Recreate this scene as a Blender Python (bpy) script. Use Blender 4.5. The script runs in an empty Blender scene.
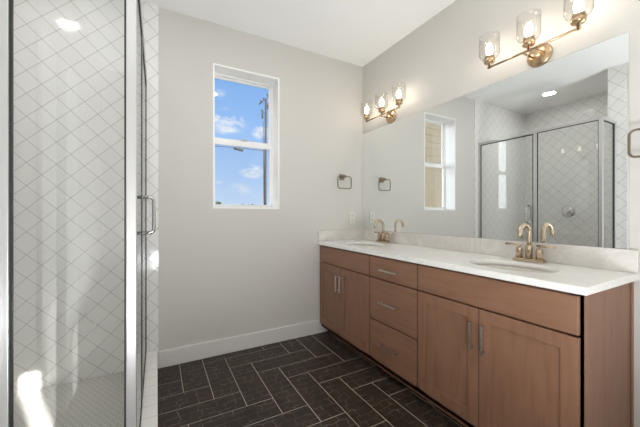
import bpy, bmesh, math, random
from mathutils import Vector, Matrix
PI = math.pi
rnd = random.Random(7)
sc = bpy.context.scene
COL = sc.collection

# ------------------------------------------------------------------ camera
YAW = math.radians(28.778)
cd = bpy.data.cameras.new('camera')
cam = bpy.data.objects.new('camera', cd); COL.objects.link(cam)
cd.sensor_width = 36.0; cd.lens = 296.73 * 36 / 640; cd.clip_start = 0.02; cd.clip_end = 500
cam.location = (-1.9292, -2.5636, 1.1713)
cam.rotation_euler = (PI / 2, 0, -YAW)
sc.camera = cam

# ------------------------------------------------------------------ view / exposure
sc.view_settings.view_transform = 'Standard'
sc.view_settings.look = 'None'
sc.view_settings.gamma = 1.0
sc.view_settings.use_curve_mapping = False
sc.view_settings.exposure = 0.0
try:
    sc.cycles.max_bounces = 16; sc.cycles.glossy_bounces = 8; sc.cycles.transparent_max_bounces = 24
    sc.cycles.diffuse_bounces = 6; sc.cycles.sample_clamp_indirect = 6.0
    sc.cycles.use_denoising = True
except Exception:
    pass

BULB_POWER = 23.0
DOWNLIGHT = 105.0
SUN = 24.0
FILL_POWER = 64.0
SKY = 1.0

# ------------------------------------------------------------------ node helper
class NT:
    def __init__(s, tree): s.t = tree; s.n = tree.nodes; s.l = tree.links
    def add(s, kind, **kw):
        n = s.n.new(kind)
        for k, v in kw.items():
            if hasattr(n, k): setattr(n, k, v)
        return n
    def put(s, sock, v):
        if isinstance(v, bpy.types.NodeSocket): s.l.new(v, sock)
        elif v is not None: sock.default_value = v
    def math(s, op, a, b=None, c=None, clamp=False):
        n = s.n.new('ShaderNodeMath'); n.operation = op; n.use_clamp = clamp
        s.put(n.inputs[0], a)
        if b is not None: s.put(n.inputs[1], b)
        if c is not None: s.put(n.inputs[2], c)
        return n.outputs[0]
    def mix(s, f, a, b, mode='MIX'):
        n = s.n.new('ShaderNodeMix'); n.data_type = 'RGBA'; n.blend_type = mode
        s.put(n.inputs[0], f); s.put(n.inputs[6], a); s.put(n.inputs[7], b)
        return n.outputs[2]
    def noise(s, vec, scale, detail=3, rough=.5, dist=0):
        n = s.n.new('ShaderNodeTexNoise')
        if vec is not None: s.l.new(vec, n.inputs['Vector'])
        n.inputs['Scale'].default_value = scale; n.inputs['Detail'].default_value = detail
        n.inputs['Roughness'].default_value = rough; n.inputs['Distortion'].default_value = dist
        return n.outputs['Fac'], n.outputs['Color']
    def ramp(s, f, stops):
        n = s.n.new('ShaderNodeValToRGB'); s.l.new(f, n.inputs[0])
        e = n.color_ramp.elements
        e[0].position, e[0].color = stops[0]; e[1].position, e[1].color = stops[-1]
        for p, c in stops[1:-1]:
            x = e.new(p); x.color = c
        return n.outputs[0]
    def mapping(s, vec, scale=(1, 1, 1), loc=(0, 0, 0), rot=(0, 0, 0)):
        n = s.n.new('ShaderNodeMapping'); s.l.new(vec, n.inputs[0])
        n.inputs['Scale'].default_value = scale; n.inputs['Location'].default_value = loc; n.inputs['Rotation'].default_value = rot
        return n.outputs[0]
    def bump(s, h, strength, dist=0.001):
        n = s.n.new('ShaderNodeBump'); s.l.new(h, n.inputs['Height'])
        n.inputs['Strength'].default_value = strength; n.inputs['Distance'].default_value = dist
        return n.outputs[0]

def c4(c): return (c[0], c[1], c[2], 1)
def srgb(r, g, b):
    f = lambda v: (v / 255 / 12.92) if v / 255 <= .04045 else ((v / 255 + .055) / 1.055) ** 2.4
    return (f(r), f(g), f(b))

def mat(name):
    m = bpy.data.materials.new(name); m.use_nodes = True
    nt = NT(m.node_tree); b = nt.n['Principled BSDF']
    return m, nt, b
def simple(name, col, rough=.5, metal=0.0, spec=.5, bump=None, vary=None):
    m, nt, b = mat(name)
    b.inputs['Base Color'].default_value = c4(col); b.inputs['Roughness'].default_value = rough
    b.inputs['Metallic'].default_value = metal; b.inputs['Specular IOR Level'].default_value = spec
    tc = nt.add('ShaderNodeTexCoord').outputs['Object']
    if vary:
        f, _ = nt.noise(tc, vary[0], 4)
        k = vary[1]
        nt.l.new(nt.mix(f, c4([x * (1 - k) for x in col]), c4([min(1, x * (1 + k)) for x in col])), b.inputs['Base Color'])
    if bump:
        f, _ = nt.noise(tc, bump[0], 3)
        nt.l.new(nt.bump(f, bump[1], bump[2]), b.inputs['Normal'])
    return m

M = {}
M['paint'] = simple('wall_paint', srgb(204, 201, 195), .62, bump=(260, .12, .0006), vary=(1.3, .012))
M['ceil'] = simple('ceiling_paint', srgb(243, 243, 241), .8, bump=(200, .15, .0008))
M['base'] = simple('baseboard_paint', srgb(222, 219, 215), .4)
M['white'] = simple('white_trim_paint', srgb(244, 244, 243), .35, bump=(60, .03, .0005))
M['vinyl'] = simple('white_vinyl', srgb(238, 238, 236), .3)
M['brass'] = simple('brushed_brass', (.60, .43, .265), .24, 1.0, vary=(40, .05))
M['champagne'] = simple('champagne_bronze', (.56, .455, .33), .27, 1.0, vary=(40, .05))
M['nickel'] = simple('satin_nickel', (.62, .6, .57), .28, 1.0)
M['bronze'] = simple('dark_champagne', (.26, .21, .16), .36, 1.0)
M['alum'] = simple('bright_aluminium', (.60, .60, .59), .28, .6)
M['gasket'] = simple('black_gasket', (.02, .02, .02), .5)
M['pull'] = simple('polished_nickel_pull', (.5, .5, .49), .2, 1.0)
M['chrome'] = simple('chrome', (.75, .75, .76), .08, 1.0)
M['porcelain'] = simple('white_porcelain', srgb(219, 214, 206), .15)
M['plate'] = simple('white_plastic', srgb(214, 211, 205), .35)
M['slot'] = simple('dark_slot', (.03, .03, .03), .6)
M['dark'] = simple('cabinet_interior', (.03, .02, .015), .8)

def mk_wood(name, axis):
    m, nt, b = mat(name)
    tc = nt.add('ShaderNodeTexCoord').outputs['Object']
    s = (9, 9, 1.1) if axis == 'z' else (9, 1.1, 9)
    v = nt.mapping(tc, s)
    f, _ = nt.noise(v, 3.2, 6, .6, .6)
    g, _ = nt.noise(nt.mapping(tc, (60, 60, 3) if axis == 'z' else (60, 3, 60)), 4, 3, .6)
    bl, _ = nt.noise(tc, 2.6, 3, .5)
    c = nt.ramp(f, [(.28, c4(srgb(122, 90, 70))), (.5, c4(srgb(137, 102, 80))), (.75, c4(srgb(147, 111, 87)))])
    c = nt.mix(nt.math('MULTIPLY', g, .22), c, c4(srgb(112, 78, 60)))
    c = nt.mix(nt.math('MULTIPLY', bl, .25), c, c4(srgb(138, 96, 76)))
    nt.l.new(c, b.inputs['Base Color'])
    b.inputs['Roughness'].default_value = .42; b.inputs['Specular IOR Level'].default_value = .4
    nt.l.new(nt.bump(g, .06, .0006), b.inputs['Normal'])
    return m
M['wood_v'] = mk_wood('stained_maple_vertical', 'z')
M['wood_h'] = mk_wood('stained_maple_horizontal', 'y')

def mk_quartz(name, base, vein, amount):
    m, nt, b = mat(name)
    tc = nt.add('ShaderNodeTexCoord').outputs['Object']
    f, _ = nt.noise(tc, 5, 8, .65, 1.5)
    f2, _ = nt.noise(tc, 60, 3, .6)
    r = nt.ramp(f, [(.38, (0, 0, 0, 1)), (.5, (1, 1, 1, 1)), (.62, (0, 0, 0, 1))])
    c = nt.mix(nt.math('MULTIPLY', r, amount), c4(base), c4(vein))
    c = nt.mix(nt.math('MULTIPLY', f2, .18), c, c4(vein))
    nt.l.new(c, b.inputs['Base Color'])
    b.inputs['Roughness'].default_value = .16
    return m
M['quartz'] = mk_quartz('white_quartz', srgb(241, 240, 237), srgb(222, 219, 214), .3)
M['splash'] = mk_quartz('veined_splash', srgb(224, 220, 215), srgb(200, 195, 189), .55)

def mk_tile(name, haxis):
    """white glazed 4 inch tiles laid on the diagonal"""
    m, nt, b = mat(name)
    tc = nt.add('ShaderNodeTexCoord').outputs['Object']
    sp = nt.add('ShaderNodeSeparateXYZ'); nt.l.new(tc, sp.inputs[0])
    h = sp.outputs['XYZ'.index(haxis)]; z = sp.outputs[2]
    P = .147
    a = nt.math('DIVIDE', nt.math('ADD', nt.math('ADD', h, z), .868), P)
    c = nt.math('DIVIDE', nt.math('ADD', nt.math('SUBTRACT', h, z), 4.448), P)
    def d(t): return nt.math('ABSOLUTE', nt.math('SUBTRACT', nt.math('FRACT', nt.math('ADD', t, .5)), .5))
    mn = nt.math('MINIMUM', d(a), d(c))
    g = nt.math('SUBTRACT', 1.0, nt.math('DIVIDE', mn, .019, clamp=True), clamp=True)   # 1 in the joint
    g = nt.math('POWER', g, .5)
    cb = nt.add('ShaderNodeCombineXYZ')
    nt.l.new(nt.math('FLOOR', a), cb.inputs[0]); nt.l.new(nt.math('FLOOR', c), cb.inputs[1])
    wn = nt.add('ShaderNodeTexWhiteNoise', noise_dimensions='3D'); nt.l.new(cb.outputs[0], wn.inputs['Vector'])
    tint = nt.mix(wn.outputs['Value'], c4(srgb(230, 229, 226)), c4(srgb(233, 232, 229)))
    nt.l.new(nt.mix(g, tint, c4(srgb(158, 154, 148))), b.inputs['Base Color'])
    nt.l.new(nt.math('MULTIPLY_ADD', g, .5, .07), b.inputs['Roughness'])
    # each glazed tile is slightly wavy
    off = nt.add('ShaderNodeVectorMath', operation='MULTIPLY_ADD')
    nt.l.new(wn.outputs['Color'], off.inputs[0]); off.inputs[1].default_value = (7, 7, 7); nt.l.new(tc, off.inputs[2])
    nz, _ = nt.noise(off.outputs[0], 62, 2, .5, .8)
    hgt = nt.math('SUBTRACT', nt.math('MULTIPLY', nz, .5), g)
    nt.l.new(nt.bump(hgt, .5, .0010), b.inputs['Normal'])
    return m
M['tile_x'] = mk_tile('diagonal_tile_x', 'X')
M['tile_y'] = mk_tile('diagonal_tile_y', 'Y')

def mk_grid(name, sx, sy, col, grout, w, rough=.2, brick=False):
    m, nt, b = mat(name)
    tc = nt.add('ShaderNodeTexCoord').outputs['Object']
    sp = nt.add('ShaderNodeSeparateXYZ'); nt.l.new(tc, sp.inputs[0])
    v = nt.math('DIVIDE', sp.outputs[1], sy)
    u = nt.math('DIVIDE', sp.outputs[0], sx)
    if brick: u = nt.math('ADD', u, nt.math('MULTIPLY', nt.math('FRACT', nt.math('MULTIPLY', nt.math('FLOOR', v), .5)), 1.0))
    def d(t): return nt.math('ABSOLUTE', nt.math('SUBTRACT', nt.math('FRACT', nt.math('ADD', t, .5)), .5))
    mn = nt.math('MINIMUM', nt.math('MULTIPLY', d(u), sx), nt.math('MULTIPLY', d(v), sy))
    g = nt.math('SUBTRACT', 1.0, nt.math('DIVIDE', mn, w, clamp=True), clamp=True)
    nt.l.new(nt.mix(g, c4(col), c4(grout)), b.inputs['Base Color'])
    b.inputs['Roughness'].default_value = rough
    nt.l.new(nt.bump(nt.math('SUBTRACT', 1.0, g), .4, .001), b.inputs['Normal'])
    return m
M['curb'] = mk_grid('curb_tile', 5.0, .104, srgb(238, 236, 232), srgb(196, 190, 182), .0025)
M['mosaic'] = mk_grid('mosaic_tile', .03, .026, srgb(205, 203, 198), srgb(160, 157, 152), .003, .4, True)

# slate look floor tile
def mk_floor():
    m, nt, b = mat('slate_floor_tile')
    tc = nt.add('ShaderNodeTexCoord').outputs['Object']
    at = nt.add('ShaderNodeAttribute', attribute_name='tile_id')
    off = nt.add('ShaderNodeVectorMath', operation='MULTIPLY_ADD')
    nt.l.new(at.outputs['Color'], off.inputs[0]); off.inputs[1].default_value = (3.7, 5.3, 0); nt.l.new(tc, off.inputs[2])
    _, nc = nt.noise(off.outputs[0], 9, 3, .6)
    w = nt.add('ShaderNodeVectorMath', operation='MULTIPLY_ADD')
    nt.l.new(nc, w.inputs[0]); w.inputs[1].default_value = (.07, .07, 0); nt.l.new(off.outputs[0], w.inputs[2])
    # printed pattern of small broken stones inside every tile
    br = nt.add('ShaderNodeTexBrick'); nt.l.new(w.outputs[0], br.inputs['Vector'])
    br.offset = .37; br.squash = .6; br.squash_frequency = 2
    br.inputs['Scale'].default_value = 1; br.inputs['Mortar Size'].default_value = .0022
    br.inputs['Mortar Smooth'].default_value = .3
    br.inputs['Brick Width'].default_value = .105; br.inputs['Row Height'].default_value = .056
    f1, _ = nt.noise(off.outputs[0], 7, 5, .65)
    f2, _ = nt.noise(off.outputs[0], 45, 4, .6)
    base = nt.ramp(f1, [(.3, c4(srgb(38, 30, 24))), (.55, c4(srgb(56, 44, 35))), (.8, c4(srgb(74, 61, 50)))])
    base = nt.mix(nt.math('MULTIPLY', f2, .4), base, c4(srgb(42, 36, 32)))
    msk, _ = nt.noise(off.outputs[0], 11, 2)
    line = nt.math('MULTIPLY', br.outputs['Fac'], nt.math('MULTIPLY_ADD', msk, 3.6, -1.25, clamp=True))
    colr = nt.mix(nt.math('MULTIPLY', line, .55), base, c4(srgb(136, 128, 119)))
    nt.l.new(colr, b.inputs['Base Color'])
    nt.l.new(nt.math('MULTIPLY_ADD', f2, .2, .32), b.inputs['Roughness'])
    b.inputs['Specular IOR Level'].default_value = .32
    hh = nt.math('SUBTRACT', nt.math('MULTIPLY', f2, .6), line)
    nt.l.new(nt.bump(hh, .35, .001), b.inputs['Normal'])
    return m
M['floor'] = mk_floor()
M['grout'] = simple('light_grout', srgb(190, 180, 168), .85, vary=(30, .08))

def mk_glass(name, tint=(1, 1, 1), ior=1.58, rough=0.0, white=0.0):
    """clear thin glass: fresnel reflection over see-through"""
    m = bpy.data.materials.new(name); m.use_nodes = True
    nt = NT(m.node_tree); nt.n.remove(nt.n['Principled BSDF'])
    out = [n for n in nt.n if n.type == 'OUTPUT_MATERIAL'][0]
    geo = nt.add('ShaderNodeNewGeometry')
    i = nt.math('MULTIPLY_ADD', geo.outputs['Backfacing'], 1 / ior - ior, ior)
    fr = nt.add('ShaderNodeFresnel'); nt.l.new(i, fr.inputs['IOR'])
    tr = nt.add('ShaderNodeBsdfTransparent'); tr.inputs[0].default_value = c4(tint)
    gl = nt.add('ShaderNodeBsdfGlossy'); gl.inputs['Roughness'].default_value = rough
    mx = nt.add('ShaderNodeMixShader')
    nt.l.new(fr.outputs[0], mx.inputs[0]); nt.l.new(tr.outputs[0], mx.inputs[1]); nt.l.new(gl.outputs[0], mx.inputs[2])
    nt.l.new(mx.outputs[0], out.inputs[0])
    return m
M['glass'] = mk_glass('shower_glass', (.985, .992, .988))
M['pane'] = mk_glass('window_glass', (.99, .99, .99))
M['shade'] = mk_glass('lamp_glass', (.985, .98, .97))
def mk_mirror():
    m = bpy.data.materials.new('silver_mirror'); m.use_nodes = True
    nt = NT(m.node_tree); nt.n.remove(nt.n['Principled BSDF'])
    out = [n for n in nt.n if n.type == 'OUTPUT_MATERIAL'][0]
    gl = nt.add('ShaderNodeBsdfGlossy'); gl.inputs['Roughness'].default_value = 0.0
    gl.inputs['Color'].default_value = (.90, .925, .92, 1)
    nt.l.new(gl.outputs[0], out.inputs[0]); return m
M['mirror'] = mk_mirror()
def emis(name, col, s):
    m = bpy.data.materials.new(name); m.use_nodes = True
    nt = NT(m.node_tree); nt.n.remove(nt.n['Principled BSDF'])
    out = [n for n in nt.n if n.type == 'OUTPUT_MATERIAL'][0]
    e = nt.add('ShaderNodeEmission'); e.inputs[0].default_value = c4(col); e.inputs[1].default_value = s
    nt.l.new(e.outputs[0], out.inputs[0]); return m
M['bulb'] = emis('warm_bulb', (1, .89, .76), BULB_POWER)
M['lens'] = emis('added_downlight_lens', (1, .985, .975), DOWNLIGHT)
M['lens_dim'] = emis('shower_downlight_lens', (1, .985, .975), DOWNLIGHT * .72)

# ------------------------------------------------------------------ sky, sun
def pdir(u, v):
    t = (u - 320) / 296.73; S, C = math.sin(YAW), math.cos(YAW)
    return Vector((S + t * C, C - t * S, (213.2 - v) / 296.73)).normalized()
w = bpy.data.worlds.new('sky'); sc.world = w; w.use_nodes = True
nt = NT(w.node_tree); bg = nt.n['Background']
tc = nt.add('ShaderNodeTexCoord').outputs['Generated']
sp = nt.add('ShaderNodeSeparateXYZ'); nt.l.new(tc, sp.inputs[0])
sky = nt.ramp(nt.math('ADD', sp.outputs[2], 0.0, clamp=True),
              [(0, c4(srgb(205, 226, 250))), (.1, c4(srgb(176, 209, 250))), (.3, c4(srgb(138, 188, 248))), (1, c4(srgb(84, 140, 225)))])
n1, ncol = nt.noise(nt.mapping(tc, (1, 1, 2.2)), 17, 6, .6, .3)
cloud = None
for (u, v, r, s) in ((226, 121, .070, 1.0), (219, 92, .028, .3), (263, 133, .04, .75), (252, 171, .045, .75), (238, 190, .05, .3), (217, 185, .03, .5), (700, 150, .3, 1), (-100, 100, .35, .9)):
    d = pdir(u, v)
    sub = nt.add('ShaderNodeVectorMath', operation='SUBTRACT'); nt.l.new(tc, sub.inputs[0]); sub.inputs[1].default_value = d
    sc_ = nt.add('ShaderNodeVectorMath', operation='MULTIPLY'); nt.l.new(sub.outputs[0], sc_.inputs[0]); sc_.inputs[1].default_value = (1, 1, 1.7)
    ln = nt.add('ShaderNodeVectorMath', operation='LENGTH'); nt.l.new(sc_.outputs[0], ln.inputs[0])
    k = nt.math('SUBTRACT', 1.0, nt.math('DIVIDE', ln.outputs['Value'], r), clamp=True)
    k = nt.math('MULTIPLY', k, s)
    cloud = k if cloud is None else nt.math('MAXIMUM', cloud, k)
cm = nt.math('MULTIPLY', nt.math('MULTIPLY', cloud, 3.0, clamp=True), nt.math('MULTIPLY_ADD', n1, 5.0, -2.2, clamp=True))
skyc = nt.mix(cm, sky, c4(srgb(240, 244, 252)))
# overbright sky added out of view to light the window reveal and glass reflections
def fill_patch(d, r):
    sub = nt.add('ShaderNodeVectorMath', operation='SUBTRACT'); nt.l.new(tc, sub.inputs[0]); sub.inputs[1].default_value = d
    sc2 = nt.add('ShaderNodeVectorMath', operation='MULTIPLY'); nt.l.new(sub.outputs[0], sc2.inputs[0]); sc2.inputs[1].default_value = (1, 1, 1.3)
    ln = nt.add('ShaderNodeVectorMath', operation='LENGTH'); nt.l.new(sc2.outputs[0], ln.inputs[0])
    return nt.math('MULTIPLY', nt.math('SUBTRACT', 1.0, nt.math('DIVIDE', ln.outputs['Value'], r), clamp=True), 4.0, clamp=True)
# second added patch, high up to the left, brightens the opposite reveal
bk = nt.math('MAXIMUM', fill_patch(pdir(590, 150), .62), fill_patch(Vector((-.55, .45, .70)).normalized(), .55))
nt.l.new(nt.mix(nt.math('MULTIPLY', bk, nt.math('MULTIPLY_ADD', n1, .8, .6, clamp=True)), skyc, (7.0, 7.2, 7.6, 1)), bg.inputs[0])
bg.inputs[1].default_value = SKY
sd = bpy.data.lights.new('sun', 'SUN'); sd.energy = SUN; sd.angle = math.radians(.6); sd.color = (1, .97, .93)
so = bpy.data.objects.new('sun', sd); COL.objects.link(so)
SUNV = Vector((-.2, .53, -.566 * math.tan(math.radians(25)))).normalized()
so.rotation_euler = SUNV.to_track_quat('-Z', 'Y').to_euler(); so.location = (2, -8, 6)

# added area fill, unseen behind the camera, aimed up to lift the ceiling
ad = bpy.data.lights.new('fill_light', 'AREA'); ad.shape = 'RECTANGLE'; ad.size = .8; ad.size_y = .8; ad.energy = FILL_POWER; ad.color = (.93, .96, 1)
ao = bpy.data.objects.new('fill_light', ad); COL.objects.link(ao); ao.location = (-1.68, -3.12, .40); ao.rotation_euler = (PI / 2 + math.radians(80), 0, 0)

# ------------------------------------------------------------------ mesh helpers
class MB:
    """collects shapes and links them as one mesh object"""
    def __init__(s): s.bm = bmesh.new(); s.mi = 0
    def box(s, x0, x1, y0, y1, z0, z1, bev=0.0, seg=2):
        x0, x1 = sorted((x0, x1)); y0, y1 = sorted((y0, y1)); z0, z1 = sorted((z0, z1))
        v = [s.bm.verts.new(p) for p in ((x0, y0, z0), (x1, y0, z0), (x1, y1, z0), (x0, y1, z0), (x0, y0, z1), (x1, y0, z1), (x1, y1, z1), (x0, y1, z1))]
        fs = [s.bm.faces.new([v[i] for i in q]) for q in ((0, 3, 2, 1), (4, 5, 6, 7), (0, 1, 5, 4), (1, 2, 6, 5), (2, 3, 7, 6), (3, 0, 4, 7))]
        for f in fs: f.material_index = s.mi
        if bev > 0:
            es = list({e for f in fs for e in f.edges})
            r = bmesh.ops.bevel(s.bm, geom=es, offset=bev, segments=seg, affect='EDGES', profile=.5)
            for f in r['faces']: f.material_index = s.mi
        return s
    def frame(s, pts): pass
    def tube(s, pts, r, n=12, caps=True):
        pts = [Vector(p) for p in pts]
        rr = r if isinstance(r, (list, tuple)) else [r] * len(pts)
        rings = []; up = None
        for i, p in enumerate(pts):
            if i == 0: t = pts[1] - p
            elif i == len(pts) - 1: t = p - pts[i - 1]
            else: t = (pts[i + 1] - p).normalized() + (p - pts[i - 1]).normalized()
            t.normalize()
            if up is None:
                up = Vector((0, 0, 1)) if abs(t.z) < .9 else Vector((0, 1, 0))
            a = t.cross(up); a.normalize(); b = a.cross(t); b.normalize(); up = b
            rings.append([s.bm.verts.new(p + a * math.cos(2 * PI * k / n) * rr[i] + b * math.sin(2 * PI * k / n) * rr[i]) for k in range(n)])
        for i in range(len(rings) - 1):
            for k in range(n):
                f = s.bm.faces.new((rings[i][k], rings[i][(k + 1) % n], rings[i + 1][(k + 1) % n], rings[i + 1][k])); f.smooth = True; f.material_index = s.mi
        if caps:
            s.bm.faces.new(rings[0]).material_index = s.mi; s.bm.faces.new(list(reversed(rings[-1]))).material_index = s.mi
        return s
    def lathe(s, prof, c=(0, 0, 0), axis='Z', n=32, smooth=True, close=False):
        """prof: (radius, height) pairs revolved about an axis through c"""
        c = Vector(c); rings = []
        def P(r, h, a):
            x, y = r * math.cos(a), r * math.sin(a)
            if axis == 'Z': return c + Vector((x, y, h))
            if axis == 'X': return c + Vector((h, x, y))
            return c + Vector((x, h, y))
        for r, h in prof:
            if r < 1e-6: rings.append([s.bm.verts.new(P(0, h, 0))])
            else: rings.append([s.bm.verts.new(P(r, h, 2 * PI * k / n)) for k in range(n)])
        pairs = list(zip(rings, rings[1:]))
        if close: pairs.append((rings[-1], rings[0]))
        for A, B in pairs:
            if len(A) == 1 and len(B) == 1: continue
            for k in range(n):
                k2 = (k + 1) % n
                if len(A) == 1: q = (A[0], B[k], B[k2])
                elif len(B) == 1: q = (A[k], B[0], A[k2])
                else: q = (A[k], A[k2], B[k2], B[k])
                f = s.bm.faces.new(q); f.smooth = smooth; f.material_index = s.mi
        return s
    def build(s, name, m, parent=None, kind=None, loc=None):
        bmesh.ops.recalc_face_normals(s.bm, faces=s.bm.faces)
        me = bpy.data.meshes.new(name); s.bm.to_mesh(me); s.bm.free()
        for x in (m if isinstance(m, (list, tuple)) else [m]): me.materials.append(x)
        o = bpy.data.objects.new(name, me); COL.objects.link(o)
        if parent: o.parent = parent
        if kind: o['kind'] = kind
        if loc: o.location = loc
        return o
def tag(o, label=None, cat=None, group=None):
    if label: o['label'] = label
    if cat: o['category'] = cat
    if group: o['group'] = group
    return o
def empty(name, loc, label=None, cat=None, group=None, kind=None):
    o = bpy.data.objects.new(name, None); COL.objects.link(o); o.location = loc; o.empty_display_size = .05
    tag(o, label, cat, group)
    if kind: o['kind'] = kind
    return o
def copy_tree(o, parent=None):
    c = o.copy(); COL.objects.link(c); c.parent = parent
    for ch in [x for x in bpy.data.objects if x.parent == o]: copy_tree(ch, c)
    return c
def arc(c, r, a0, a1, n, plane='xz'):
    out = []
    for i in range(n + 1):
        a = a0 + (a1 - a0) * i / n
        u, v = r * math.cos(a), r * math.sin(a)
        out.append((c[0] + u, c[1], c[2] + v) if plane == 'xz' else ((c[0], c[1] + u, c[2] + v) if plane == 'yz' else (c[0] + u, c[1] + v, c[2])))
    return out

# ------------------------------------------------------------------ room shell
H = 2.74
XT = -1.92      # where the shower tile starts on the window wall
XL = -3.20      # far shower wall
XW = -2.45      # wall left of the camera
XS = -2.352     # tiled end of the stub wall
YS0, YS1 = -1.40, -1.25
YR = -4.0
WX0, WX1, WZ0, WZ1, WD = -1.525, -.945, 1.212, 2.41, .17
# floor of slate tiles in a herringbone of 1:3 tiles
UX, UY, OX, OY = .1645, .168, -1.777, -.431
b = MB(); b.mi = 1
b.box(XW - .1, .12, YR - .1, .0, -.08, -.0009)
b.mi = 0
tid = b.bm.loops.layers.float_color.new('tile_id')
def ftile(x0, y0, x1, y1):
    g = .0019
    X0, X1 = OX + x0 * UX + g, OX + x1 * UX - g; Y0, Y1 = OY + y0 * UY + g, OY + y1 * UY - g
    X0, X1, Y0, Y1 = max(X0, XW), min(X1, -.02), max(Y0, YR), min(Y1, -.001)
    if X1 - X0 < .012 or Y1 - Y0 < .012: return
    if X1 < -1.99 and Y0 > YS0: return
    cc = (rnd.random(), rnd.random(), rnd.random(), 1)
    before = set(b.bm.faces)
    e = .0006
    lo = [b.bm.verts.new(p) for p in ((X0, Y0, -.002), (X1, Y0, -.002), (X1, Y1, -.002), (X0, Y1, -.002))]
    md = [b.bm.verts.new(p) for p in ((X0, Y0, -e), (X1, Y0, -e), (X1, Y1, -e), (X0, Y1, -e))]
    hi = [b.bm.verts.new(p) for p in ((X0 + e, Y0 + e, 0), (X1 - e, Y0 + e, 0), (X1 - e, Y1 - e, 0), (X0 + e, Y1 - e, 0))]
    fs = [b.bm.faces.new(hi)]
    for A, B in ((lo, md), (md, hi)):
        for k in range(4): fs.append(b.bm.faces.new((A[k], A[(k + 1) % 4], B[(k + 1) % 4], B[k])))
    for f in fs:
        f.material_index = 0
        for l in f.loops: l[tid] = cc
for i in range(-30, 40):
    for j in range(-12, 12):
        x, y = i + 3 * j, -i + 3 * j
        ftile(x, y, x + 1, y + 3); ftile(x - 2, y - 1, x + 1, y)
b.build('floor', [M['floor'], M['grout']], kind='structure')

b = MB(); b.box(XL - .1, .12, YR - .1, .17, H, H + .08); b.build('ceiling', M['ceil'], kind='structure')
# window wall with its opening
b = MB()
b.box(XT, WX0, 0, WD, 0, H); b.box(WX1, .12, 0, WD, 0, H)
b.box(WX0, WX1, 0, WD, 0, WZ0); b.box(WX0, WX1, 0, WD, WZ1, H)
b.build('wall_back', M['paint'], kind='structure')
b = MB(); b.box(0, .12, YR, 0, 0, H); b.build('wall_right', M['paint'], kind='structure')
b = MB(); b.box(XL, XT, -.008, .17, 0, H); b.build('wall_shower_back', M['tile_x'], kind='structure')
b = MB(); b.box(XL - .1, XL, YS0, .17, 0, H); b.build('wall_shower_side', M['tile_y'], kind='structure')
b = MB(); b.mi = 0; b.box(XL, XS, YS0, YS1, 0, H)
o = b.build('wall_shower_end', [M['tile_y'], M['tile_x'], M['paint']], kind='structure')
for p in o.data.polygons:
    if p.normal.y > .9: p.material_index = 1
    elif p.normal.y < -.9: p.material_index = 2
b = MB(); b.box(XW - .1, XW, YR, YS0, 0, H); b.build('wall_left', M['paint'], kind='structure')
# unseen rear wall, with slits added to shape the sun patches
b = MB()
ops = [(-1.880, -1.790, .3, 1.18), (-1.766, -1.680, .3, 1.61), (-1.175, -1.075, .35, 2.16)]
xs = [XW] + [v for o_ in ops for v in o_[:2]] + [.0]
for k in range(0, len(xs), 2): b.box(xs[k], xs[k + 1], YR - .06, YR, 0, H)
for x0, x1, z0, z1 in ops: b.box(x0, x1, YR - .06, YR, 0, z0); b.box(x0, x1, YR - .06, YR, z1, H)
b.build('wall_rear', M['paint'], kind='structure')

# baseboards
def baseboard(name, x0, x1, y0, y1):
    b = MB(); b.box(x0, x1, y0, y1, .0, .128, .003, 2); b.build(name, M['base'], kind='structure')
baseboard('baseboard_back', XT, -.44, -.0145, -.0005)
baseboard('baseboard_right', -.0145, -.0005, YR, -2.075)
baseboard('baseboard_left', XW + .0005, XW + .0145, YR, -2.65)
baseboard('baseboard_rear', XW + .02, -.02, YR, YR + .014)
# door casing boards on the wall left of the camera
b = MB(); b.box(XW + .0005, -2.43, -2.25, -2.01, .0, 2.1, .003); b.build('trim_1', M['white'], kind='structure')
b = MB(); b.box(XW + .0005, -2.40, -2.60, -2.32, .0, 2.1, .003); b.build('trim_2', M['white'], kind='structure')

# shower pan and curb
b = MB(); b.box(XL + .001, -2.062, YS1 + .001, -.009, .0, .036); b.build('floor_shower', M['mosaic'], kind='structure')
b = MB(); b.box(-2.06, XT - .006, YS0, -.009, 0, .139, .003); b.box(XS + .001, -2.06, YS0, YS1 + .002, 0, .139, .003)
b.build('trim_curb', M['curb'], kind='structure')

# ------------------------------------------------------------------ window_1
b = MB()
t = .012
b.box(WX0, WX0 + t, .0, .15, WZ0, WZ1); b.box(WX1 - t, WX1, .0, .15, WZ0, WZ1)
b.box(WX0 + t, WX1 - t, .0, .15, WZ1 - t, WZ1); b.box(WX0 + t, WX1 - t, -.002, .15, WZ0, WZ0 + t, .001)
b.build('trim_window', M['white'], kind='structure')
win = empty('window_1', ((WX0 + WX1) / 2, .15, WZ0), kind='structure')
X0, X1 = WX0 + t - win.location.x, WX1 - t - win.location.x
Z0, Z1 = t, WZ1 - WZ0 - t
def ring(b, x0, x1, z0, z1, y0, y1, w, bev=.002, wt=None, wb=None):
    wt = wt or w; wb = wb or w
    b.box(x0, x0 + w, y0, y1, z0, z1, bev); b.box(x1 - w, x1, y0, y1, z0, z1, bev)
    b.box(x0 + w, x1 - w, y0, y1, z1 - wt, z1, bev); b.box(x0 + w, x1 - w, y0, y1, z0, z0 + wb, bev)
b = MB(); ring(b, X0 - .012, X1 + .012, Z0 - .012, Z1 + .012, .0, .045, .0235); b.build('window_frame', M['vinyl'], win)
ZM = 1.797 - WZ0
b = MB(); ring(b, X0 + .0115, X1 - .0115, ZM, Z1 - .0115, .024, .042, .0165, wb=.046); us = b.build('upper_sash', M['vinyl'], win)
b = MB(); b.box(X0 + .026, X1 - .026, .031, .035, ZM + .044, Z1 - .026); b.build('glass_pane', M['pane'], us)
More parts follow.
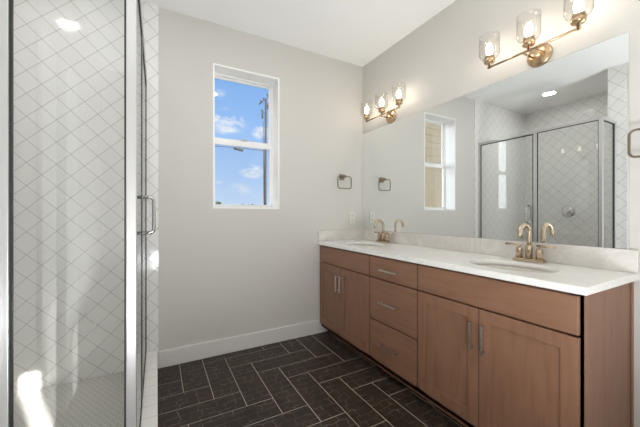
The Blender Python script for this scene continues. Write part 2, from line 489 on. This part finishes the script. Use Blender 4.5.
b = MB(); ring(b, X0 + .0115, X1 - .0115, Z0 + .0115, ZM + .035, .003, .023, .0165, wt=.05); ls = b.build('lower_sash', M['vinyl'], win)
b = MB(); b.box(X0 + .026, X1 - .026, .011, .015, Z0 + .026, ZM - .013); b.build('glass_pane', M['pane'], ls)
b = MB(); b.box(-.03, .03, -.004, .016, ZM + .035, ZM + .043, .002); b.lathe([(0, 0), (.013, 0), (.013, .008), (0, .008)], (0, .006, ZM + .043)); b.box(-.004, .034, .0, .010, ZM + .045, ZM + .055, .002)
b.build('sash_lock', M['nickel'], ls)

# ------------------------------------------------------------------ shower enclosure
GX, GY, ZT, ZC = -2.011, -1.3055, 2.15, .139
enc = empty('shower_enclosure', (GX, GY, ZC), 'framed clear glass shower enclosure with a hinged door, standing on the white tiled curb', 'shower enclosure')
def P(b_, name, m): return b_.build(name, m, enc)
def ebox(b_, x0, x1, y0, y1, z0, z1, bev=0): b_.box(x0 - GX, x1 - GX, y0 - GY, y1 - GY, z0 - ZC, z1 - ZC, bev); return b_
PW = .0155; GP = -2.003
b = MB(); ebox(b, GX - .014, GX + .018, GY - PW, GY + PW, ZC, ZT - .03, .003); P(b, 'corner_post', M['alum'])
b = MB(); ebox(b, GP - .007, GP + .007, -.040, -.0085, ZC, ZT - .03, .002); P(b, 'wall_jamb', M['alum'])
b = MB(); ebox(b, XS + .0005, XS + .027, GY - .014, GY + .014, ZC, ZT - .03, .002); P(b, 'wall_jamb', M['alum'])
b = MB(); ebox(b, GP - .0055, GP + .0055, -.734, -.694, ZC, ZT - .03, .002); P(b, 'divider_post', M['alum'])
b = MB(); ebox(b, GX - .019, GX + .019, GY - .019, -.0085, ZT - .03, ZT, .003); ebox(b, XS + .0005, GX - .019, GY - .019, GY + .019, ZT - .03, ZT, .003)
P(b, 'header_rail', M['alum'])
b = MB(); ebox(b, GX - .014, GX + .014, GY + PW, -.0085, ZC, ZC + .02, .002); ebox(b, XS + .0005, GX - PW, GY - .014, GY + .014, ZC, ZC + .02, .002)
P(b, 'sill_rail', M['alum'])
# fixed panels
b = MB(); ebox(b, GP - .003, GP + .003, GY + PW + .003, -.737, ZC + .022, ZT - .033)
fp = P(b, 'fixed_panel', M['glass'])
b = MB(); gk = MB()
ring2 = [(GY + PW, GY + PW + .005), (-.741, -.7345)]
for y0, y1 in ring2: ebox(gk, GP - .0055, GP + .0055, y0, y1, ZC + .02, ZT - .03)
ebox(gk, GP - .006, GP + .006, GY + PW, -.7345, ZT - .036, ZT - .03); ebox(gk, GP - .006, GP + .006, GY + PW, -.7345, ZC + .02, ZC + .025)
gk.build('gasket', M['gasket'], fp); b.bm.free()
b = MB(); ebox(b, XS + .029, GX - PW - .003, GY - .003, GY + .003, ZC + .022, ZT - .033)
rp = P(b, 'return_panel', M['glass'])
gk = MB()
for x0, x1 in ((XS + .027, XS + .0325), (GX - PW - .004, GX - PW)): ebox(gk, x0, x1, GY - .007, GY + .007, ZC + .02, ZT - .03)
ebox(gk, XS + .027, GX - PW, GY - .006, GY + .006, ZT - .036, ZT - .03); ebox(gk, XS + .027, GX - PW, GY - .006, GY + .006, ZC + .02, ZC + .025)
gk.build('gasket', M['gasket'], rp)
# door
b = MB(); ebox(b, GP - .003, GP + .003, -.688, -.046, ZC + .030, ZT - .042)
dr = P(b, 'door', M['glass'])
gk = MB(); 
for y0, y1 in ((-.692, -.686), (-.048, -.042)): ebox(gk, GP - .006, GP + .006, y0, y1, ZC + .024, ZT - .034)
ebox(gk, GP - .006, GP + .006, -.692, -.042, ZT - .044, ZT - .034); ebox(gk, GP - .006, GP + .006, -.692, -.042, ZC + .024, ZC + .032)
gk.build('door_seal', M['gasket'], dr)
hb = MB()
for s in (1, -1):
    z0, z1, R_, off = 1.063, 1.262, .022, .058
    pts = [(GP + s * .003, -.642, z0)] + [(GP + s * (off - R_ + R_ * math.sin(a)), -.642, z0 + R_ - R_ * math.cos(a)) for a in [k * PI / 12 for k in range(7)]]
    pts += [(GP + s * (off - R_ + R_ * math.cos(a)), -.642, z1 - R_ + R_ * math.sin(a)) for a in [k * PI / 12 for k in range(7)]] + [(GP + s * .003, -.642, z1)]
    hb.tube([(p[0] - GX, p[1] - GY, p[2] - ZC) for p in pts], .0092)
    for z in (z0, z1): hb.lathe([(0, 0), (.012, 0), (.012, s * .004), (0, s * .004)], (GP - GX + s * .003, -.642 - GY, z - ZC), 'X', 16)
hb.build('handle', M['pull'], dr)

# shower valve on the far shower wall
va = empty('shower_valve', (XL, -.575, 1.20), 'round chrome shower valve with a lever on the diagonal white tile', 'shower valve')
b = MB(); b.lathe([(0, 0), (.083, 0), (.083, .004), (.07, .009), (.03, .012), (0, .012)], (0.0005, 0, 0), 'X', 40); b.build('escutcheon', M['chrome'], va)
b = MB(); b.lathe([(0, .012), (.026, .012), (.026, .05), (.022, .056), (0, .056)], (0, 0, 0), 'X', 24); b.build('valve_body', M['chrome'], va)
b = MB(); b.tube([(.045, 0, 0), (.05, .035, -.045), (.052, .05, -.07)], [.009, .007, .006]); b.build('lever', M['chrome'], va)

# ------------------------------------------------------------------ vanity cabinets
XF = -.535; XC = -.515; XK = -.445
def bar_pull(parent, axis, c, L):
    """c: centre on the face, local coordinates"""
    b = MB(); h = L / 2
    if axis == 'y':
        b.box(c[0] - .034, c[0] - .024, c[1] - h, c[1] + h, c[2] - .005, c[2] + .005, .0015)
        for s in (-1, 1): b.box(c[0] - .026, c[0], c[1] + s * (h - .012) - .005, c[1] + s * (h - .012) + .005, c[2] - .0045, c[2] + .0045, .001)
    else:
        b.box(c[0] - .034, c[0] - .024, c[1] - .005, c[1] + .005, c[2] - h, c[2] + h, .0015)
        for s in (-1, 1): b.box(c[0] - .026, c[0], c[1] - .0045, c[1] + .0045, c[2] + s * (h - .012) - .005, c[2] + s * (h - .012) + .005, .001)
    return b.build('handle', M['nickel'], parent)
def slab(name, parent, y0, y1, z0, z1):
    b = MB(); b.box(XF, XC - .0008, y0, y1, z0, z1, .0025); return b.build(name, M['wood_h'], parent)
def shaker(parent, y0, y1, z0, z1):
    b = MB(); w = .058
    y0, y1 = sorted((y0, y1))
    b.box(XF, XC - .0008, y0, y0 + w, z0, z1, .0015); b.box(XF, XC - .0008, y1 - w, y1, z0, z1, .0015)
    b.box(XF, XC - .0008, y0 + w, y1 - w, z1 - w, z1, .0015); b.box(XF, XC - .0008, y0 + w, y1 - w, z0, z0 + w, .0015)
    b.box(XF + .009, XC - .002, y0 + w - .004, y1 - w + .004, z0 + w - .004, z1 - w + .004)
    return b.build('door', M['wood_v'], parent)
def carcass(parent, W, endpanel=False, rails=(.70,)):
    b = MB(); zb, zt = .07, .866
    b.box(XC, -.004, -.018, 0, zb if not endpanel else zb, zt); b.box(XC, -.004, -W, -W + .018, zb, zt)
    b.box(XC, -.004, -W, 0, zb, zb + .018)
    b.box(-.012, -.004, -W, 0, zb, zt)
    # face frame
    b.box(XC, XC + .019, -.04, 0, zb, zt); b.box(XC, XC + .019, -W, -W + .04, zb, zt)
    b.box(XC, XC + .019, -W, 0, zt - .03, zt); b.box(XC, XC + .019, -W, 0, zb, zb + .045)
    for z in rails: b.box(XC, XC + .019, -W, 0, z - .02, z + .02)
    b.build('carcass', M['wood_v'], parent)
    b = MB(); b.box(XK, XK + .016, -W, 0, 0.0005, zb)
    if endpanel:
        q = MB(); q.box(-.022, -.001, -W - .006, -W - .0005, .0005, zt, .001); q.build('scribe_strip', M['wood_v'], parent)
        b.box(XK, -.004, -W, -W + .016, 0.0005, zb)
    b.build('toe_kick', M['wood_h'], parent)
ZF0, ZF1, ZD0, ZD1 = .708, .857, .110, .699
Ys = [(-.016, -.7935), (-.797, -1.2585), (-1.262, -2.055)]
def sinkbase(y0, y1, label, end, m):
    u = empty('sink_base_cabinet', (0, y0, 0), label, 'cabinet')
    W = y0 - y1; carcass(u, W, end)
    slab('false_front', u, -W + .004, -.004, ZF0, ZF1)
    mid = m - y0
    d1 = shaker(u, mid + .0015, -.004, ZD0, ZD1); d2 = shaker(u, -W + .004, mid - .0015, ZD0, ZD1)
    bar_pull(d1, 'z', (XF, mid + .031, .56), .14); bar_pull(d2, 'z', (XF, mid - .031, .56), .14)
    return u
sinkbase(Ys[0][0], Ys[0][1], 'brown wooden sink base cabinet against the window wall, two shaker doors', False, -.389)
sinkbase(Ys[2][0], Ys[2][1], 'brown wooden sink base cabinet at the open end, with large shaker doors and side panel', True, -1.6545)
u = empty('drawer_cabinet', (0, Ys[1][0], 0), 'brown wooden drawer cabinet between the two sink cabinets, three slab drawers', 'cabinet')
W = Ys[1][0] - Ys[1][1]; carcass(u, W, False, (.70, .40))
for z0, z1, hz in ((ZF0, ZF1, .775), (.400, .699, .545), (ZD0, .391, .252)):
    d = slab('drawer', u, -W + .0035, -.0035, z0, z1); bar_pull(d, 'y', (XF, -W / 2 + .012, hz), .172)

# ------------------------------------------------------------------ countertop with two sinks
CX, CY, CZ, CT = -.5467, -2.0795, .8987, .031
SX, SA, SB = -.298, .208, .158     # sink centre x, half length along y, half width along x
SY = (-.425, -1.675)
def counter():
    bm = bmesh.new(); N = 48; cache = {}
    def V(x, y, z):
        k = (round(x, 5), round(y, 5), round(z, 5))
        if k not in cache: cache[k] = bm.verts.new((x, y, z))
        return cache[k]
    hx, hy = .22, .27
    xa, xb = CX, -.0005; ys = [-.0005]
    for s in SY: ys += [s + hy, s - hy]
    ys.append(CY)
    for z, flip in ((CZ, False), (CZ - CT, True)):
        for k in range(0, 6, 2):
            bm.faces.new([V(xa, ys[k], z), V(xa, ys[k + 1], z), V(xb, ys[k + 1], z), V(xb, ys[k], z)])
        for s in SY:
            x0, x1, y0, y1 = xa, xb, s - hy, s + hy
            pts = []
            for k in range(N):
                a = 2 * PI * k / N; c_, s_ = math.cos(a), math.sin(a)
                tx = ((x1 - SX) if c_ > 0 else (x0 - SX)) / c_ if abs(c_) > 1e-9 else 1e9
                ty = ((y1 - s) if s_ > 0 else (y0 - s)) / s_ if abs(s_) > 1e-9 else 1e9
                tt = min(tx, ty); pts.append((SX + tt * c_, s + tt * s_, a))
            corners = [(x1, y1), (x0, y1), (x0, y0), (x1, y0)]
            out = []
            for cx_, cy_ in corners: out.append((cx_, cy_, math.atan2(cy_ - s, cx_ - SX) % (2 * PI), True))
            allp = sorted([(p[2] % (2 * PI), p[0], p[1], False) for p in pts] + [(o_[2], o_[0], o_[1], True) for o_ in out])
            n = len(allp)
            for i in range(n):
                a0, xa0, ya0, _ = allp[i]; a1, xa1, ya1, _ = allp[(i + 1) % n]
                if abs(a0 - a1) < 1e-6: continue
                e0 = (SX + SB * math.cos(a0), s + SA * math.sin(a0)); e1 = (SX + SB * math.cos(a1), s + SA * math.sin(a1))
                vs = [V(*e0, z), V(xa0, ya0, z), V(xa1, ya1, z), V(*e1, z)]
                if len(set(vs)) == 4: bm.faces.new(vs)
                if z == CZ:
                    f = bm.faces.new([V(*e0, CZ), V(*e1, CZ), V(*e1, CZ - CT), V(*e0, CZ - CT)]); f.smooth = True
    # outer sides
    bnd = [e for e in bm.edges if e.is_boundary]
    top = [e for e in bnd if all(abs(v.co.z - CZ) < 1e-6 for v in e.verts)]
    for e in top:
        a_, b_ = e.verts
        bm.faces.new([a_, b_, V(b_.co.x, b_.co.y, CZ - CT), V(a_.co.x, a_.co.y, CZ - CT)])
    bmesh.ops.recalc_face_normals(bm, faces=bm.faces)
    es = [e for e in bm.edges if len(e.link_faces) == 2 and e.calc_face_angle(0) > 1.0 and all((abs(v.co.x - CX) < 1e-5 or abs(v.co.y - CY) < 1e-5) for v in e.verts)]
    bmesh.ops.bevel(bm, geom=es, offset=.0025, segments=2, affect='EDGES', profile=.5)
    me = bpy.data.meshes.new('countertop'); bm.to_mesh(me); bm.free(); me.materials.append(M['quartz'])
    o = bpy.data.objects.new('countertop', me); COL.objects.link(o)
    return tag(o, 'long polished white quartz countertop with two oval sink openings on the brown cabinets', 'countertop')
counter()
b = MB(); b.box(-.0205, -.0005, CY, -.021, CZ + .0004, 1.004, .0015)
tag(b.build('backsplash', M['splash']), 'long pale veined stone backsplash strip under the big mirror', 'backsplash')
b = MB(); b.box(CX, -.0005, -.0205, -.0005, CZ + .0004, 1.004, .0015)
tag(b.build('backsplash', M['splash']), 'short pale stone side splash on the window wall end of the counter', 'backsplash')

def bowl():
    u = empty('undermount_sink', (SX, SY[0], CZ - CT), 'white oval undermount sink nearest the window wall', 'sink')
    b = MB(); N = 48; prof = [(1.09, -.0005), (1.0 + .012, -.0005), (1.0, -.006), (.985, -.03), (.93, -.075), (.8, -.115), (.6, -.138), (.35, -.148), (.11, -.151)]
    prof += [(.11, -.158), (.35, -.156), (.62, -.146), (.83, -.122), (.97, -.078), (1.03, -.03), (1.05, -.012), (1.09, -.012)]
    rings = [[b.bm.verts.new((SB * r * math.cos(2 * PI * k / N), SA * r * math.sin(2 * PI * k / N), z)) for k in range(N)] for r, z in prof]
    for A, B in list(zip(rings, rings[1:])) + [(rings[-1], rings[0])]:
        for k in range(N):
            f = b.bm.faces.new((A[k], A[(k + 1) % N], B[(k + 1) % N], B[k])); f.smooth = True
    b.build('basin', M['porcelain'], u)
    b = MB(); b.lathe([(0, -.1535), (.026, -.1535), (.026, -.149), (.022, -.1475), (.018, -.150), (0, -.150)], n=28); b.build('drain', M['champagne'], u)
    return u
s0 = bowl()
s1 = copy_tree(s0); s1.location.y = SY[1]; s1['label'] = 'white oval undermount sink in the near end of the counter, larger in view'

# ------------------------------------------------------------------ faucets (origin at base centre, spout towards -x)
def faucet():
    u = empty('centerset_faucet', (-.083, SY[0], CZ + .0005), 'champagne bronze two handle faucet at the far sink by the window wall', 'faucet')
    b = MB(); b.box(-.026, .026, -.078, .078, 0, .012, .004); b.box(-.022, .022, -.074, .074, .010, .018, .003); b.build('base_plate', M['champagne'], u)
    b = MB(); b.lathe([(0, .016), (.0175, .016), (.0175, .088), (.0155, .093), (0, .093)], n=28)
    cz, R_ = .148 + .012, .048
    pts = [(0, 0, .09), (0, 0, .12), (0, 0, cz)] + [(-R_ + R_ * math.cos(a), 0, cz + R_ * math.sin(a)) for a in [PI * k / 14 for k in range(1, 14)]]
    pts += [(-2 * R_, 0, cz), (-2 * R_ - .002, 0, cz - .02)]
    b.tube(pts, .0115, 16)
    b.build('spout', M['champagne'], u)
    for s in (1, -1):
        b = MB(); b.lathe([(0, .016), (.0175, .016), (.0165, .072), (.0145, .077), (0, .077)], (0, s * .052, 0), n=24)
        b.tube([(0, s * .052, .075), (0, s * .052, .09)], .006)
        b.tube([(0, s * .040, .092), (0, s * .128, .092)], [.0068, .0062], 14)
        b.build('handle', M['champagne'], u)
    return u
f0 = faucet()
f1 = copy_tree(f0); f1.location.y = -1.661; f1['label'] = 'champagne bronze two handle faucet at the near sink, reflected beside the shower door'

# ------------------------------------------------------------------ mirror
b = MB(); b.box(-.0065, -.0005, -2.046, -.003, 1.005, 2.017)
o = b.build('wall_mirror', [M['mirror'], M['nickel']])
for p in o.data.polygons:
    if abs(p.normal.x) < .5: p.material_index = 1
tag(o, 'wide frameless mirror on the right wall above the counter', 'mirror')

# ------------------------------------------------------------------ vanity lights
def vanity_light():
    u = empty('vanity_light', (0, -1.678, 2.078), 'brass vanity light with three clear glass shades over the near sink', 'wall lamp', 'three light brass fixtures above the mirror')
    XB = -.122
    b = MB(); b.lathe([(0, 0), (.064, 0), (.064, -.010), (.058, -.018), (0, -.020)], (-.0005, 0, 0), 'X', 48); b.build('backplate', M['brass'], u)
    for s in (1, -1):
        b = MB(); b.tube([(-.015, s * .032, 0), (XB, s * .032, -.001)], .0055); b.build('arm', M['brass'], u)
    b = MB(); b.tube([(XB, -.232, -.001), (XB, .232, -.001)], .0065, 14); b.build('cross_bar', M['brass'], u)
    for y in (-.222, 0, .222):
        b = MB()
        b.lathe([(0, -.008), (.0075, -.008), (.0075, .022), (.026, .024), (.031, .030), (.031, .050), (.027, .054), (.027, .066), (.018, .068), (0, .068)], (XB, y, 0), n=28)
        h = b.build('lamp_holder', M['brass'], u)
        b = MB(); b.lathe([(0, .068), (.0125, .070), (.015, .082), (.0195, .098), (.020, .112), (.017, .130), (.010, .142), (0, .147)], (XB, y, 0), n=20); b.build('bulb', M['bulb'], h)
        b = MB(); R1 = .057; w_ = .0022
        outer = [(.030, .052), (.042, .055), (.051, .064), (R1, .080), (R1, .140), (R1, .192)]
        inner = [(r - w_, z + (.0022 if i < 3 else 0)) for i, (r, z) in enumerate(outer)]
        b.lathe(outer + inner[::-1], (XB, y, 0), n=40, close=True); b.build('glass_shade', M['shade'], u)
    return u
v0 = vanity_light()
v1 = copy_tree(v0); v1.location = (0, -.448, 2.078); v1['label'] = 'brass vanity light with three clear glass shades over the far sink, beside the wall corner'

# ------------------------------------------------------------------ recessed ceiling lights
def downlight(x, y, label, m='lens'):
    u = empty('recessed_light', (x, y, H), label, 'ceiling light', 'recessed ceiling lights')
    b = MB(); b.lathe([(.068, -.0005), (.085, -.0005), (.083, -.006), (.070, -.008)], n=40, close=True); b.build('trim_ring', M['white'], u)
    b = MB(); b.lathe([(0, -.0005), (.067, -.0005), (.067, -.004), (0, -.005)], n=40); b.build('lens', M[m], u)
    return u
downlight(-2.57, -.61, 'round recessed ceiling light above the shower, seen in the mirror', 'lens_dim')
d_ = downlight(-1.3, -1.15, 'added recessed fill light in the middle of the room ceiling, out of view')  # extra unseen downlight, added to brighten the room

# ------------------------------------------------------------------ towel rings
def towel_ring():
    """origin on the wall plane, reaching towards -y"""
    u = empty('towel_ring', (-.268, 0, 1.542), 'small square bronze towel ring on the window wall beside the mirror', 'towel ring', 'bronze towel rings')
    b = MB(); b.box(-.029, .029, -.010, -.0005, -.029, .029, .002); b.box(-.014, .014, -.068, -.009, -.012, .016, .002); b.build('mounting_post', M['bronze'], u)
    # rounded square ring hanging off the post
    x0, x1, z0, z1, r = -.080, .080, -.118, .003, .024
    pts = []
    for cx_, cz_, a0 in ((x1 - r, z1 - r, 0), (x0 + r, z1 - r, PI / 2), (x0 + r, z0 + r, PI), (x1 - r, z0 + r, 1.5 * PI)):
        for k in range(7):
            a = a0 + k * PI / 12; pts.append((cx_ + r * math.cos(a), -.058, cz_ + r * math.sin(a)))
    pts.append(pts[0])
    b = MB(); b.tube(pts, .0052, 12, caps=False); b.build('ring', M['bronze'], u)
    return u
t0 = towel_ring()
t1 = copy_tree(t0); t1.location = (0, -2.14, 1.542); t1.rotation_euler = (0, 0, -PI / 2)
t1['label'] = 'bronze towel ring on the right wall past the near end of the mirror'

# ------------------------------------------------------------------ outlet
u = empty('wall_outlet', (-.138, 0, 1.128), 'white wall outlet beneath the towel ring on the window wall', 'outlet')
b = MB(); b.box(-.035, .035, -.006, -.0005, -.058, .058, .002); b.build('cover_plate', M['plate'], u)
for s in (1, -1):
    b = MB(); b.box(-.017, .017, -.0085, -.0055, s * .026 - .014, s * .026 + .014, .003); r = b.build('receptacle', M['plate'], u)
    b = MB()
    for x in (-.007, .007): b.box(x - .0012, x + .0012, -.0092, -.0083, s * .026 - .002, s * .026 + .008)
    b.lathe([(0, -.0092), (.0028, -.0092), (.0028, -.0083), (0, -.0083)], (0, 0, s * .026 - .008), 'Y', 12)
    b.build('slot', M['slot'], r)

# ------------------------------------------------------------------ outside
M['ground'] = simple('dry_ground', srgb(92, 84, 68), .95, vary=(.3, .2))
M['pole'] = simple('weathered_pole', srgb(30, 25, 24), .9, vary=(6, .2))
M['iron'] = simple('dark_iron', srgb(34, 33, 35), .8)
M['siding'] = simple('tan_siding', srgb(76, 70, 56), .85, vary=(2, .06))
M['trimtan'] = simple('pale_trim', srgb(108, 100, 86), .8)
M['roof'] = simple('shingle_roof', srgb(90, 80, 72), .9, vary=(8, .2))
M['leaf'] = simple('leaf_green', srgb(38, 50, 36), .9, vary=(3, .3))
M['bark'] = simple('bark', srgb(44, 36, 30), .9)
b = MB(); b.box(-120, 160, .6, 240, -.5, -.3); b.build('ground', M['ground'], kind='structure')

D = 14.0
def at(u, v, y):
    d = pdir(u, v); k = (y + 2.5636) / d.y
    return Vector((-1.9292, -2.5636, 1.1713)) + d * k
pb = at(265, 205, D); pt = at(265.8, 99, D)
pole = empty('utility_pole', (pb.x, D, -.3), 'tall dark wooden utility pole with a crossarm outside the window', 'utility pole')
b = MB(); b.tube([(0, 0, 0), (pt.x - pb.x, 0, pt.z + .3)], [.085, .06], 14); b.build('post', M['pole'], pole)
L = lambda u, v, y=D: at(u, v, y) - pole.location
b = MB(); a0, a1 = L(259.2, 104, D - .2), L(268.2, 96.3, D - .1); b.tube([a0, a1], .035, 8); b.build('crossarm', M['pole'], pole)
for u_, v_ in ((260.5, 101.5), (263.3, 99), (267.5, 95.5)):
    b = MB(); p = L(u_, v_, D - .16); b.lathe([(0, -.02), (.03, 0), (.045, .04), (.03, .09), (0, .1)], p, n=10); b.build('insulator', M['iron'], pole)
for u_, v_, r, h in ((262.6, 113, .055, .34), (268.2, 105.5, .05, .2)):
    b = MB(); p = L(u_, v_, D - .1); b.lathe([(0, -h), (r, -h * .9), (r, h * .5), (r * .5, h * .7), (0, h * .7)], p, n=12)
    q = L(265.7, v_, D); b.tube([(p.x, p.y, p.z), q], .02, 6); b.build('transformer', M['iron'], pole)
b = MB(); b.tube([L(263.2, 121, D - .1), L(263.4, 150, D - .1), L(264.0, 206, D - .1)], .022, 8); b.build('conduit', M['iron'], pole)
# overhead cable with its splice case
cb = empty('overhead_cable', at(217, 145.2, D - .3), 'dark overhead cable with a splice case running to the pole', 'cable')
L2 = lambda u, v, y=D - .3: at(u, v, y) - cb.location
b = MB(); b.tube([L2(170, 146), L2(195, 146.5), L2(217, 146), L2(240, 147.6), L2(265, 150.8)], .018, 6); b.build('cable', M['iron'], cb)
b = MB(); b.tube([L2(234, 147.8), L2(243, 150.2)], .07, 10); b.build('splice_case', M['iron'], cb)

# neighbouring tan house, left of the view through the window, seen in the mirror
hx, hy = -1.75, 3.6
hs = empty('neighbor_house', (hx, hy, -.3), 'tan sided neighbouring house seen through the window in the mirror', 'house')
b = MB(); b.box(-9, 0, 0, 7, 0, 6.2)
k = 0.0
while k < 6.1:
    b.box(-9.01, .012, -.012, 7.01, k, k + .16); b.box(-9, .004, -.004, 7, k + .16, k + .2); k += .2
b.build('siding_wall', M['siding'], hs)
b = MB(); b.box(-.09, .02, -.03, .07, 0, 6.2, .004); b.build('corner_board', M['trimtan'], hs)
b = MB(); ring(b, -1.95, -.95, 1.4, 3.0, -.035, -.005, .08); wf = b.build('window', M['trimtan'], hs)
b = MB(); b.box(-1.87, -1.03, -.025, -.02, 1.48, 2.92); b.build('pane', M['pane'], wf)
b = MB(); b.bm.verts.ensure_lookup_table()
pr = [(-9.4, 6.15), (.4, 6.15), (.4, 6.3), (-4.5, 8.4), (-9.4, 6.3)]
A = [b.bm.verts.new((x, -.4, z)) for x, z in pr]; B = [b.bm.verts.new((x, 7.4, z)) for x, z in pr]
b.bm.faces.new(A); b.bm.faces.new(B[::-1])
for i in range(5): b.bm.faces.new((A[i], A[(i + 1) % 5], B[(i + 1) % 5], B[i]))
b.build('roof', M['roof'], hs)

# distant trees on the horizon
def tree(u, vtop, y, wd, label):
    p = at(u, vtop, y); t_ = empty('distant_tree', (p.x, y, -.3), label, 'tree', 'trees along the horizon')
    h = p.z + .3
    b = MB(); b.tube([(0, 0, 0), (0, 0, h * .7)], [.16, .08], 8); b.build('trunk', M['bark'], t_)
    b = MB()
    for k in range(16):
        r = wd * rnd.uniform(.22, .4)
        c = Vector((rnd.uniform(-.6, .6) * wd, rnd.uniform(-.5, .5) * wd, h * rnd.uniform(.45, .86)))
        g = bmesh.ops.create_icosphere(b.bm, subdivisions=2, radius=r, matrix=Matrix.Translation(c))
        for v in g['verts']: v.co += Vector((rnd.uniform(-1, 1), rnd.uniform(-1, 1), rnd.uniform(-1, 1))) * r * .2
    b.build('crown', M['leaf'], t_)
tree(219.5, 199, 60, .8, 'tallest distant tree at the left edge of the window')
for u_, v_, y_, w_ in ((225, 203, 62, 1.0), (230, 202.8, 66, .8), (236, 203.6, 61, 1.3), (243, 202.2, 70, 1.1), (248, 203.5, 64, 1.2), (255, 203.0, 68, 1.2), (259, 202.4, 60, .9)):
    tree(u_, v_, y_, w_, 'small dark distant tree low along the window sill')
